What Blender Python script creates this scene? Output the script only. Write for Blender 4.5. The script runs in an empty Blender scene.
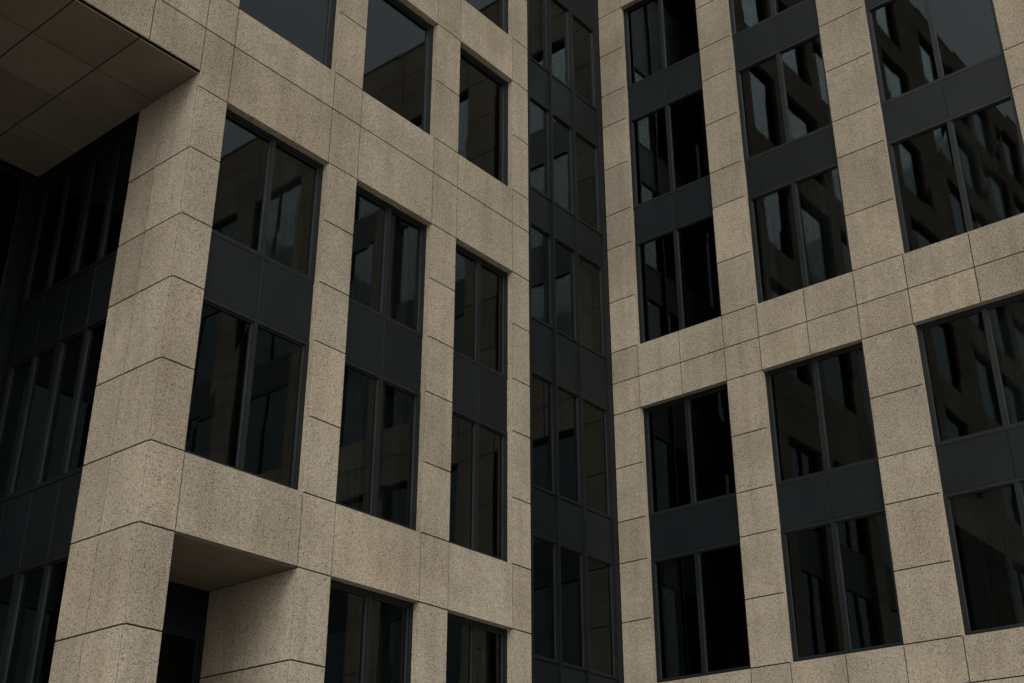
import bpy, math, random
from mathutils import Vector
random.seed(7)
GZ=1.6  # eye height: levels below are measured from the eye
# ------------------------------------------------------------ materials
def newmat(name):
    m=bpy.data.materials.new(name); m.use_nodes=True
    nt=m.node_tree; nt.nodes.clear()
    out=nt.nodes.new('ShaderNodeOutputMaterial')
    return m,nt,out
def N(nt,t,**kw):
    n=nt.nodes.new(t)
    for k,v in kw.items():
        if k.startswith('i_'):
            n.inputs[k[2:].replace('_',' ')].default_value=v
        else: setattr(n,k,v)
    return n
def ramp(nt,stops,interp='LINEAR'):
    r=nt.nodes.new('ShaderNodeValToRGB'); r.color_ramp.interpolation=interp
    e=r.color_ramp.elements
    while len(e)<len(stops): e.new(0.5)
    for el,(p,c) in zip(e,stops):
        el.position=p; el.color=(c[0],c[1],c[2],1)
    return r
def mulcol(nt,a,b,fac=1.0,blend='MULTIPLY'):
    m=nt.nodes.new('ShaderNodeMix'); m.data_type='RGBA'; m.blend_type=blend
    m.inputs[0].default_value=fac
    nt.links.new(a,m.inputs[6]); nt.links.new(b,m.inputs[7])
    return m.outputs[2]
def stone():
    m,nt,out=newmat('granite_cladding'); L=nt.links.new
    tc=N(nt,'ShaderNodeTexCoord')
    n1=N(nt,'ShaderNodeTexNoise',i_Scale=44.0,i_Detail=3.0,i_Roughness=0.82)
    L(tc.outputs['Object'],n1.inputs['Vector'])
    r1=ramp(nt,[(0.28,(0.18,0.149,0.112)),(0.43,(0.365,0.310,0.233)),(0.56,(0.45,0.39,0.300)),(0.74,(0.63,0.57,0.47))])
    L(n1.outputs['Fac'],r1.inputs['Fac'])
    v=N(nt,'ShaderNodeTexVoronoi',i_Scale=72.0); L(tc.outputs['Object'],v.inputs['Vector'])
    sep=N(nt,'ShaderNodeSeparateColor'); L(v.outputs['Color'],sep.inputs['Color'])
    r2=ramp(nt,[(0.0,(0.42,0.41,0.40)),(0.10,(0.62,0.60,0.59)),(0.17,(1,1,1)),(0.88,(1,1,1)),(1.0,(1.22,1.22,1.2))])
    L(sep.outputs['Red'],r2.inputs['Fac'])
    c=mulcol(nt,r1.outputs['Color'],r2.outputs['Color'])
    n2=N(nt,'ShaderNodeTexNoise',i_Scale=0.6,i_Detail=3.0,i_Roughness=0.65); L(tc.outputs['Object'],n2.inputs['Vector'])
    r3=ramp(nt,[(0.3,(0.80,0.79,0.78)),(0.62,(1.04,1.03,1.02))]); L(n2.outputs['Fac'],r3.inputs['Fac'])
    c=mulcol(nt,c,r3.outputs['Color'])
    mp=N(nt,'ShaderNodeMapping'); mp.inputs['Scale'].default_value=(3.0,3.0,0.3); L(tc.outputs['Object'],mp.inputs['Vector'])
    n3=N(nt,'ShaderNodeTexNoise',i_Scale=1.3,i_Detail=2.0,i_Roughness=0.6); L(mp.outputs['Vector'],n3.inputs['Vector'])
    r4=ramp(nt,[(0.34,(0.90,0.89,0.87)),(0.54,(1,1,1))]); L(n3.outputs['Fac'],r4.inputs['Fac'])
    c=mulcol(nt,c,r4.outputs['Color'])
    at=N(nt,'ShaderNodeAttribute',attribute_name='tone'); 
    c=mulcol(nt,c,at.outputs['Color'])
    b=N(nt,'ShaderNodeBsdfDiffuse',i_Roughness=0.6)
    L(c,b.inputs['Color'])
    L(b.outputs[0],out.inputs['Surface']); return m
def metal(name,col,rough,spec=0.4,var=0.2):
    m,nt,out=newmat(name); L=nt.links.new
    tc=N(nt,'ShaderNodeTexCoord')
    n=N(nt,'ShaderNodeTexNoise',i_Scale=1.3,i_Detail=2.0,i_Roughness=0.65); L(tc.outputs['Object'],n.inputs['Vector'])
    r=ramp(nt,[(0.3,tuple(x*(1-var) for x in col)),(0.7,tuple(x*(1+var) for x in col))]); L(n.outputs['Fac'],r.inputs['Fac'])
    at=N(nt,'ShaderNodeAttribute',attribute_name='tone'); c=mulcol(nt,r.outputs['Color'],at.outputs['Color'])
    if spec==0:
        b=N(nt,'ShaderNodeBsdfDiffuse'); L(c,b.inputs['Color'])
    else:
        b=N(nt,'ShaderNodeBsdfPrincipled',i_Roughness=rough); b.inputs['Specular IOR Level'].default_value=spec
        L(c,b.inputs['Base Color'])
    L(b.outputs[0],out.inputs['Surface']); return m
def glass():
    m,nt,out=newmat('tinted_window_glass'); L=nt.links.new
    tc=N(nt,'ShaderNodeTexCoord')
    n=N(nt,'ShaderNodeTexNoise',i_Scale=0.9,i_Detail=0.0); L(tc.outputs['Object'],n.inputs['Vector'])
    bp=N(nt,'ShaderNodeBump',i_Strength=0.05,i_Distance=0.02); L(n.outputs['Fac'],bp.inputs['Height'])
    fr=N(nt,'ShaderNodeFresnel',i_IOR=1.62); L(bp.outputs['Normal'],fr.inputs['Normal'])
    g=N(nt,'ShaderNodeBsdfGlossy',i_Roughness=0.02); g.inputs['Color'].default_value=(0.72,0.82,0.84,1); L(bp.outputs['Normal'],g.inputs['Normal'])
    t=N(nt,'ShaderNodeBsdfTransparent'); t.inputs['Color'].default_value=(0.24,0.28,0.27,1)
    mx=N(nt,'ShaderNodeMixShader'); L(fr.outputs[0],mx.inputs[0]); L(t.outputs[0],mx.inputs[1]); L(g.outputs[0],mx.inputs[2])
    L(mx.outputs[0],out.inputs['Surface']); return m
def paving():
    m,nt,out=newmat('paving'); L=nt.links.new
    tc=N(nt,'ShaderNodeTexCoord')
    br=N(nt,'ShaderNodeTexBrick',i_Scale=1.0); br.inputs['Color1'].default_value=(0.2,0.19,0.17,1); br.inputs['Color2'].default_value=(0.16,0.15,0.14,1)
    br.inputs['Mortar'].default_value=(0.05,0.05,0.05,1); br.inputs['Mortar Size'].default_value=0.008; br.inputs['Brick Width'].default_value=0.9; br.inputs['Row Height'].default_value=0.6
    L(tc.outputs['Object'],br.inputs['Vector'])
    n=N(nt,'ShaderNodeTexNoise',i_Scale=0.7,i_Detail=8.0); L(tc.outputs['Object'],n.inputs['Vector'])
    r=ramp(nt,[(0.3,(0.7,0.7,0.7)),(0.7,(1.1,1.1,1.1))]); L(n.outputs['Fac'],r.inputs['Fac'])
    c=mulcol(nt,br.outputs['Color'],r.outputs['Color'])
    b=N(nt,'ShaderNodeBsdfPrincipled',i_Roughness=0.7); L(c,b.inputs['Base Color']); L(b.outputs[0],out.inputs['Surface']); return m
MAT=dict(stone=stone(),
 mortar=metal('joint_mortar',(0.006,0.005,0.0045),0.9,0),
 frame=metal('window_frame_metal',(0.009,0.0105,0.011),0.45,0.3),
 span=metal('spandrel_panel_metal',(0.0085,0.0112,0.0122),0.42,0.22,0.15),
 glass=glass(),
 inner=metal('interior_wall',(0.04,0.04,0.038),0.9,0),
 curtain=metal('curtain_fabric',(0.30,0.31,0.30),0.95,0),
 soffit=metal('soffit_panel',(0.22,0.185,0.14),0.6,0,0.12))
# ------------------------------------------------------------ mesh buckets
class Bucket:
    def __init__(s): s.v=[];s.f=[];s.t=[]
    def add(s,verts,faces,tone=(1,1,1)):
        o=len(s.v); s.v+=verts
        for f in faces: s.f.append([i+o for i in f]); s.t.append(tone)
root=bpy.data.objects.new('office_building',None); bpy.context.collection.objects.link(root)
def flush(b,name,mat):
    if not b.f: return
    me=bpy.data.meshes.new(name); me.from_pydata([tuple(v) for v in b.v],[],b.f); me.update()
    ca=me.color_attributes.new('tone','FLOAT_COLOR','CORNER')
    data=[]
    for p,t in zip(me.polygons,b.t):
        for _ in p.loop_indices: data+= [t[0],t[1],t[2],1.0]
    ca.data.foreach_set('color',data)
    me.materials.append(MAT[mat])
    o=bpy.data.objects.new(name,me); bpy.context.collection.objects.link(o); o.parent=root
    return o
class Frame:
    """u along wall, w outward, z up (relative to eye level)"""
    def __init__(s,name,O,D,Nn):
        s.name=name; s.O=O; s.D=D; s.N=Nn; s.b={}
        s.flip=(D.x*Nn.y-D.y*Nn.x)<0
    def P(s,u,w,z): 
        p=s.O+s.D*u+s.N*w; return Vector((p.x,p.y,z+GZ))
    def bk(s,k):
        return s.b.setdefault(k,Bucket())
    def box(s,k,u0,u1,w0,w1,z0,z1,tone=(1,1,1)):
        vs=[s.P(u,w,z) for z in (z0,z1) for w in (w0,w1) for u in (u0,u1)]
        fs=[(0,2,3,1),(4,5,7,6),(0,1,5,4),(2,6,7,3),(0,4,6,2),(1,3,7,5)]
        if s.flip: fs=[tuple(reversed(f)) for f in fs]
        s.bk(k).add(vs,fs,tone)
    def panel(s,k,u0,u1,w,z0,z1,th=0.03,g=0.0105,c=0.002,tone=None):
        if tone is None:
            t=random.gauss(1.0,0.045); h=random.uniform(-0.015,0.015); tone=(t*(1+h),t,t*(1-h))
        u0+=g;u1-=g;z0+=g;z1-=g
        w+=random.uniform(-0.0015,0.0015)
        a=[s.P(u0,w-th,z0),s.P(u1,w-th,z0),s.P(u1,w-th,z1),s.P(u0,w-th,z1)]
        b=[s.P(u0,w-c,z0),s.P(u1,w-c,z0),s.P(u1,w-c,z1),s.P(u0,w-c,z1)]
        d=[s.P(u0+c,w,z0+c),s.P(u1-c,w,z0+c),s.P(u1-c,w,z1-c),s.P(u0+c,w,z1-c)]
        fs=[(8,9,10,11)]
        for i in range(4):
            j=(i+1)%4
            fs+= [(i,j,4+j,4+i),(4+i,4+j,8+j,8+i)]
        if not s.flip: fs=[tuple(reversed(f)) for f in fs]
        s.bk(k).add(a+b+d,fs,tone)
    def pane(s,u0,u1,w,z0,z1):
        a=random.uniform(-0.002,0.002); b=random.uniform(-0.002,0.002)
        vs=[s.P(u0,w-a,z0),s.P(u1,w+a-b,z0),s.P(u1,w+a+b,z1),s.P(u0,w-a,z1)]
        f=[(0,1,2,3)]
        if not s.flip: f=[(3,2,1,0)]
        s.bk('glass').add(vs,f)
    def curtain(s,u0,u1,w,z0,z1):
        n=max(4,int((u1-u0)/0.035)); ph=random.uniform(0,6)
        vs=[];fs=[]
        for i in range(n+1):
            u=u0+(u1-u0)*i/n
            ww=w+0.035*math.sin(u*34+ph)+0.012*math.sin(u*61+ph*2)
            vs+= [s.P(u,ww,z0),s.P(u+0.01*math.sin(u*9),ww*1.0,z1)]
        for i in range(n): fs.append((2*i,2*i+2,2*i+3,2*i+1))
        t=random.uniform(0.6,1.05)
        s.bk('curtain').add(vs,fs,(t,t,t))
    def window(s,u0,u1,z0,z1,w=-0.12,mull=(0.5,),fr=0.065,curt=0.4):
        f=fr
        s.box('frame',u0,u0+f,w-0.12,w,z0,z1); s.box('frame',u1-f,u1,w-0.12,w,z0,z1)
        s.box('frame',u0+f,u1-f,w-0.12,w-0.003,z0,z0+f*1.1); s.box('frame',u0+f,u1-f,w-0.12,w-0.003,z1-f,z1)
        xs=[u0+f]
        for m in mull:
            c=u0+(u1-u0)*m
            s.box('frame',c-0.035,c+0.035,w-0.12,w-0.006,z0+f,z1-f); xs+= [c-0.035,c+0.035]
        xs.append(u1-f)
        for i in range(0,len(xs),2):
            a,b=xs[i],xs[i+1]; i2=0.022
            k=(2.6,2.6,2.6)
            s.box('frame',a,a+i2,w-0.11,w-0.03,z0+f,z1-f,k); s.box('frame',b-i2,b,w-0.11,w-0.03,z0+f,z1-f,k)
            s.box('frame',a+i2,b-i2,w-0.11,w-0.033,z0+f,z0+f+i2,k); s.box('frame',a+i2,b-i2,w-0.11,w-0.033,z1-f-i2,z1-f,k)
            s.pane(a+i2,b-i2,w-0.06,z0+f+i2,z1-f-i2)
            if random.random()<curt:
                md=random.random()
                if md<0.35: s.curtain(a,b,w-0.33,z0,z1)
                elif md<0.75: s.curtain(a,a+(b-a)*random.uniform(.25,.55),w-0.33,z0,z1)
                else: s.curtain(a+(b-a)*random.uniform(.45,.75),b,w-0.33,z0,z1)
    def spandrel(s,u0,u1,z0,z1,w=-0.125,splits=(0.5,)):
        cs=[u0]+[u0+(u1-u0)*m for m in splits]+[u1]
        s.box('mortar',u0,u1,w-0.25,w-0.02,z0,z1)
        for a,b in zip(cs[:-1],cs[1:]):
            t=random.uniform(0.85,1.15)
            s.panel('span',a,b,w,z0,z1,th=0.03,g=0.005,c=0.003,tone=(t,t,t))
    def reveal(s,u0,u1,z0,z1,d=0.32):
        th=0.03; w0=-d; w1=-0.034
        def tn():
            t=random.gauss(.97,.03); return (t,t,t)
        s.box('stone',u0-th,u0,w0,w1,z0-th,z1+th,tn())
        s.box('stone',u1,u1+th,w0,w1,z0-th,z1+th,tn())
        s.box('stone',u0,u1,w0,w1,z0-th,z0,tn())
        s.box('stone',u0,u1,w0,w1,z1,z1+th,tn())
    def grid(s,us,zs,opens,split=(),depth=0.32):
        def isopen(i,j):
            if j<0 or j>=len(zs)-1: return False
            if i<0 or i>=len(us)-1: return True
            uc=(us[i]+us[i+1])/2; zc=(zs[j]+zs[j+1])/2
            return any(a<uc<b and c<zc<d for a,b,c,d in opens)
        for i in range(len(us)-1):
            for j in range(len(zs)-1):
                if isopen(i,j): continue
                if i in split:
                    m=(us[i]+us[i+1])/2
                    s.panel('stone',us[i],m,0,zs[j],zs[j+1]); s.panel('stone',m,us[i+1],0,zs[j],zs[j+1])
                else: s.panel('stone',us[i],us[i+1],0,zs[j],zs[j+1])
                e=0.036
                s.box('mortar',us[i]+e*isopen(i-1,j),us[i+1]-e*isopen(i+1,j),-depth,-0.024,zs[j]+e*isopen(i,j-1),zs[j+1]-e*isopen(i,j+1))
    def done(s):
        for k,b in s.b.items():
            nm={'stone':'stone_cladding','mortar':'joint_backing','frame':'window_frames','span':'spandrel_panels','glass':'window_glass','inner':'interior','curtain':'curtains','soffit':'soffit'}[k]
            flush(b,s.name+'_'+nm,k)
phL=math.radians(39.8); phR=math.radians(50.2)
DL=Vector((math.sin(phL),math.cos(phL))); NL=Vector((math.cos(phL),-math.sin(phL)))
DR=Vector((math.sin(phR),-math.cos(phR))); NR=-DL
CL=Vector((-4.619,15.0)); CR=Vector((2.785,24.868))
CRc=CR-DR*0.75
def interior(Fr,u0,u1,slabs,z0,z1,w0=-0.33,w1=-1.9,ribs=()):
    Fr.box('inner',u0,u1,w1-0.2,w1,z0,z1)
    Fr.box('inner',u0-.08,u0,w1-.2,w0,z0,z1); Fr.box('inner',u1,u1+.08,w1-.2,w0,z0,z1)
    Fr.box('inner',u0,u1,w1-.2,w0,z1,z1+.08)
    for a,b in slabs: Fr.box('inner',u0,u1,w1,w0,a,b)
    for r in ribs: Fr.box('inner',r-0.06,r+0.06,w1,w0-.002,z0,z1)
# ============================================================ LEFT WING
F=Frame('left_wing',CL,DL,NL)
TOPL=35.5
up=[24.5,25.7,27.0,28.1,29.3,30.6,31.7,32.9,34.2,TOPL]
zs=[-1.6,-0.3,1.1,2.4,3.67,4.94,6.03,7.2,8.43,9.44,10.55,11.63,12.7,13.45,14.75,16.07,17.16,18.45,19.72,20.8,22.0,23.3]+up
us=[0,.547,2.593,3.228,5.024,5.669,7.238,7.73]
bays=[(.547,2.593),(3.228,5.024),(5.669,7.238)]
op=[]
singles=[(13.45,16.07),(17.16,19.72),(20.8,23.3),(24.5,27.0),(28.1,30.6),(31.7,34.2)]
slabsL=[(12.0,13.4),(16.12,17.1),(19.8,20.7),(23.35,24.4),(27.05,28.0),(30.65,31.6)]
for k,(a,b) in enumerate(bays):
    op.append((a,b,6.03,11.63))
    for c,d in singles: op.append((a,b,c,d))
    op.append((a,b,-1.6 if k==0 else -0.3,4.94))
F.grid(us,zs,op)
for k,(a,b) in enumerate(bays):
    F.reveal(a,b,6.03,11.63)
    F.window(a,b,6.03,8.43); F.spandrel(a,b,8.43,9.44); F.window(a,b,9.44,11.63)
    for c,d in singles:
        F.reveal(a,b,c,d); F.window(a,b,c,d,mull=(),fr=0.09,curt=0.2)
    if k>0:
        F.reveal(a,b,-0.3,4.94); F.window(a,b,-0.3,2.4); F.window(a,b,2.4,4.94)
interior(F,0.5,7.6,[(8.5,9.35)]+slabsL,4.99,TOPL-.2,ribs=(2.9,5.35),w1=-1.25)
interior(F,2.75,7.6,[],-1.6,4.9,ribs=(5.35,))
# portal recess in the first bay (under the band)
dp=1.9
a,b=bays[0]
G=Frame('portal_cheek',CL+DL*b-NL*0.034,NL*-1,DL*-1)
G.grid([0,.95,dp],[-1.6,-0.3,1.1,2.4,3.67,4.935],[],depth=0.1)
G.done()
G=Frame('portal_cheek_inner',CL+DL*a-NL*0.034,NL*-1,DL)
G.grid([0,.95,dp],[-1.6,-0.3,1.1,2.4,3.67,4.935],[],depth=0.1)
G.done()
for i in range(2):
    F.box('soffit',a,b,-.04-(i+1)*dp/2+0.006,-.04-i*dp/2-0.006,4.93,4.978)
F.window(a,b,-1.6,4.3,w=-dp-0.03,mull=(0.5,),curt=0)
F.box('span',a,b,-dp-.2,-dp-0.035,4.3,4.925)
F.box('mortar',a-.2,b+.2,-dp-.6,-0.33,4.979,4.988)
F.box('mortar',a-.2,a-.02,-dp-.3,-dp-0.05,-1.6,4.98); F.box('mortar',b+.02,b+.12,-dp-.3,-dp-0.05,-1.6,4.98)
interior(F,a,b,[],-1.6,4.88,w0=-dp-.2,w1=-dp-3)
# ---- wing continuing over the open passage (u<0)
us2=[-19.1,-18.5,-16.4,-15.7,-13.4,-12.7,-10.6,-10.0,-7.9,-7.3,-5.9,-3.8,-3.1,-0.9,0]
zs2=[11.9,12.7,13.45,14.75,16.07,17.16,18.45,19.72,20.8,22.0,23.3]+up
b2=[(-18.5,-16.4),(-15.7,-13.4),(-12.7,-10.6),(-10.0,-7.9),(-5.9,-3.8),(-3.1,-0.9)]
F.grid(us2,zs2,[(a,b,c,d) for a,b in b2 for c,d in singles])
for a,b in b2:
    for c,d in singles: F.reveal(a,b,c,d); F.window(a,b,c,d,mull=(),fr=0.09,curt=0.2)
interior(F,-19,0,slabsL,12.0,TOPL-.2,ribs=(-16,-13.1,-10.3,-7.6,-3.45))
zl=[z for z in zs if z<=11.7]; zl[-1]=11.9
lowop=[]
for a,b in b2[:4]: lowop+=[(a,b,6.03,11.9),(a,b,-.3,4.94)]
F.grid(us2[:10],zl,lowop)
for a,b in b2[:4]:
    F.reveal(a,b,6.03,11.87); F.window(a,b,6.03,8.43); F.spandrel(a,b,8.43,9.44); F.window(a,b,9.44,11.87)
    F.reveal(a,b,-.3,4.94); F.window(a,b,-.3,2.4); F.window(a,b,2.4,4.94)
interior(F,-19,-7.6,[(4.98,5.9),(8.5,9.35)],-1.6,11.9,ribs=(-16,-13.1,-10.3))
# passage soffit: panels with joints
PD=4.3
NU,NW=7,4
for i in range(NU):
    for j in range(NW):
        u0=-7.3+i*7.3/NU; u1=u0+7.3/NU
        w1=-0.035-j*PD/NW; w0=w1-PD/NW
        t=random.uniform(.9,1.1)
        F.box('soffit',u0+.011,u1-.011,w0+.011,w1-.011,11.865,11.893,(t,t,t))
F.box('mortar',-7.28,-.01,-PD-.3,-0.045,11.885,11.96)
F.box('mortar',-.011,.45,-PD-.3,-1.52,11.888,11.965)
F.box('inner',-19.05,7.68,-12,-0.04,TOPL-.06,TOPL-.01)
F.box('span',-19.15,7.78,-0.5,0.03,TOPL+.002,TOPL+.06)
F.done()
# ---- side wall of the passage (faces left)
Sd=Frame('passage_wall',CL,NL*-1,DL*-1)
Sd.grid([0.034,0.85,1.5],zl,[],depth=0.3)
lv=[(-1.0,1.2),(2.4,4.9),(6.03,8.43),(9.44,11.7)]
for a,b in [(1.5,2.9),(2.9,4.3)]:
    for c,d in lv: Sd.window(a,b,c,d,w=-0.1,mull=(0.5,),curt=0)
    for c,d in [(-1.6,-1.0),(1.2,2.4),(4.9,6.03),(8.43,9.44)]: Sd.spandrel(a,b,c,d,w=-0.11)
    Sd.box('frame',a,b,-.2,-0.1,11.7,11.86)
Sd.box('frame',1.51,4.4,-.4,-0.005,11.862,11.887)
interior(Sd,1.5,4.3,[(4.95,6.0),(8.45,9.4)],-1.6,11.8,w1=-1.3)
Sd.done()
# ---- rear wall of the passage
Bk=Frame('passage_rear',CL-NL*PD,DL,NL)
Bk.grid([-7.3,-6.8,-1.95,-1.45,-.1,0.3],zl,[(-6.8,-1.95,6.03,11.9),(-6.8,-1.95,-1.6,4.94),(-1.45,.3,-1.6,11.9)])
for a,b in [(-6.8,-5.2),(-5.2,-3.6),(-3.6,-1.95)]:
    Bk.window(a,b,6.03,8.43,curt=0); Bk.spandrel(a,b,8.43,9.44); Bk.window(a,b,9.44,11.87,curt=0); Bk.window(a,b,-1.6,4.94,curt=0)
for c,d in lv: Bk.window(-1.45,-.1,c,d if d<11 else 11.87,mull=(0.5,),curt=0)
for c,d in [(-1.6,-1.0),(1.2,2.4),(4.9,6.03),(8.43,9.44)]: Bk.spandrel(-1.45,-.1,c,d)
Bk.box('span',-.1,.35,-.25,-.11,-1.6,11.86)
interior(Bk,-7.2,0.2,[(4.98,5.95),(8.5,9.35)],-1.6,11.8)
Bk.done()
S3=Frame('passage_wall_opposite',CL-DL*7.3,NL*-1,DL)
S3.grid([0.034,0.85,1.7,2.55,3.4,4.3],zl,[],depth=0.25); S3.done()
# ---- end return of the left wing to the recessed strip
R=Frame('left_wing_return',CL+DL*7.73,NL*-1,DL)
R.grid([0.034,1.38],zs,[],depth=0.1); R.done()
# ============================================================ RECESSED DARK STRIP
T=Frame('corner_strip',CRc,DL,NL)
sl=[(1.5,3.9),(5.05,7.42),(8.35,10.85),(12.05,14.4),(15.25,17.75),(18.8,21.3)]
ms=[-4.62,-3.76,-2.88,-2.04,-1.17,-0.16]
for c,d in sl:
    for a,b in zip(ms[:-1],ms[1:]): T.window(a,b,c,d,w=-0.02,mull=(),fr=0.05,curt=0.15)
gaps=[(-1.6,1.5)]+[(sl[i][1],sl[i+1][0]) for i in range(len(sl)-1)]+[(21.3,24.3)]
for c,d in gaps:
    for a,b in zip(ms[:-1],ms[1:]): T.spandrel(a,b,c,d,w=-0.04,splits=())
T.box('frame',-0.16,0.28,-.2,0.0,-1.6,24.3)
for m in ms[1:-1]: T.box('frame',m-.025,m+.025,-.1,0.03,-1.6,24.3)
interior(T,-4.62,-.05,[(a+.05,b-.05) for a,b in gaps],-1.6,24.2,w0=-.3)
T.done()
# ============================================================ RIGHT WING
Q=Frame('right_wing',CR,DR,NR)
zr=[-1.6,0,1.7,3.4,4.15,4.92,6.2,7.42,8.31,9.5,10.74,11.48,12.24,13.5,14.89,15.8,17.1,18.34,19.27,20.5,21.75,22.6,23.4,24.3]
cols=[(-.05,2.09),(2.91,5.07),(6.11,8.68),(9.6,11.9),(12.8,15.1),(16.0,18.3)]
us=[-.75]
for a,b in cols: us+=[a,b]
us.append(19.1)
op=[]
for a,b in cols: op+=[(a,b,4.92,10.74),(a,b,12.24,21.75),(a,b,0,3.4)]
Q.grid(us,zr,op,split=[i for i in range(len(us)) if i%2==1 and i<len(us)-1])
for a,b in cols:
    Q.reveal(a,b,4.92,10.74); Q.reveal(a,b,12.24,21.75); Q.reveal(a,b,0,3.4)
    for c,d in [(0,3.4),(4.92,7.42),(8.31,10.74),(12.24,14.89),(15.8,18.34),(19.27,21.75)]: Q.window(a,b,c,d,curt=0.4)
    for c,d in [(7.42,8.31),(14.89,15.8),(18.34,19.27)]: Q.spandrel(a,b,c,d)
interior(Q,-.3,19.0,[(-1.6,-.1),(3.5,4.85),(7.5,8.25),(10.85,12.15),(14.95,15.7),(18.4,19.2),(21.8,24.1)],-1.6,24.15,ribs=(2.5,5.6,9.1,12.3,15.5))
Q.box('inner',-.73,19.05,-12,-0.04,24.24,24.29)
Q.box('span',-.75,19.15,-0.5,0.03,24.302,24.36)
Q.done()
E=Frame('right_wing_end',CR+DR*19.1,-NR*1.0,DR)
E.grid([0.034,3,6,9,12],zr,[],depth=0.3); E.done()
# ------------------------------------------------------------ ground
me=bpy.data.meshes.new('plaza_pavement'); s=400
me.from_pydata([(-s,-s,0),(s,-s,0),(s,s,0),(-s,s,0)],[],[(0,1,2,3)]); me.materials.append(paving())
g=bpy.data.objects.new('plaza_pavement',me); bpy.context.collection.objects.link(g)
# ------------------------------------------------------------ light
w=bpy.data.worlds.new('World'); bpy.context.scene.world=w; w.use_nodes=True
nt=w.node_tree; bg=nt.nodes['Background']
sky=nt.nodes.new('ShaderNodeTexSky'); sky.sky_type='NISHITA'; sky.sun_disc=False
EL,AZ=math.radians(50),math.radians(182)
sky.sun_elevation=EL; sky.sun_rotation=AZ; sky.dust_density=4.0
hs=nt.nodes.new('ShaderNodeHueSaturation'); hs.inputs['Saturation'].default_value=0.08
nt.links.new(sky.outputs[0],hs.inputs['Color']); nt.links.new(hs.outputs[0],bg.inputs['Color'])
bg.inputs['Strength'].default_value=0.15
ld=bpy.data.lights.new('sun','SUN'); ld.energy=1.05; ld.angle=math.radians(45); ld.color=(1,0.965,0.92)
lo=bpy.data.objects.new('sun',ld); bpy.context.collection.objects.link(lo)
dirv=Vector((math.sin(AZ)*math.cos(EL),math.cos(AZ)*math.cos(EL),math.sin(EL)))
lo.rotation_euler=dirv.to_track_quat('Z','Y').to_euler(); lo.location=(0,-20,40)
# ------------------------------------------------------------ camera
cd=bpy.data.cameras.new('camera'); cam=bpy.data.objects.new('camera',cd); bpy.context.collection.objects.link(cam)
cam.location=(0,0,GZ); cam.rotation_euler=(math.radians(90+26.321),0,0)
cd.sensor_width=36; cd.lens=1262.8/1024*36; cd.clip_end=2000; cd.clip_start=0.1
sc=bpy.context.scene; sc.camera=cam
sc.view_settings.view_transform='Standard'; sc.view_settings.look='None'; sc.view_settings.exposure=0; sc.view_settings.gamma=1
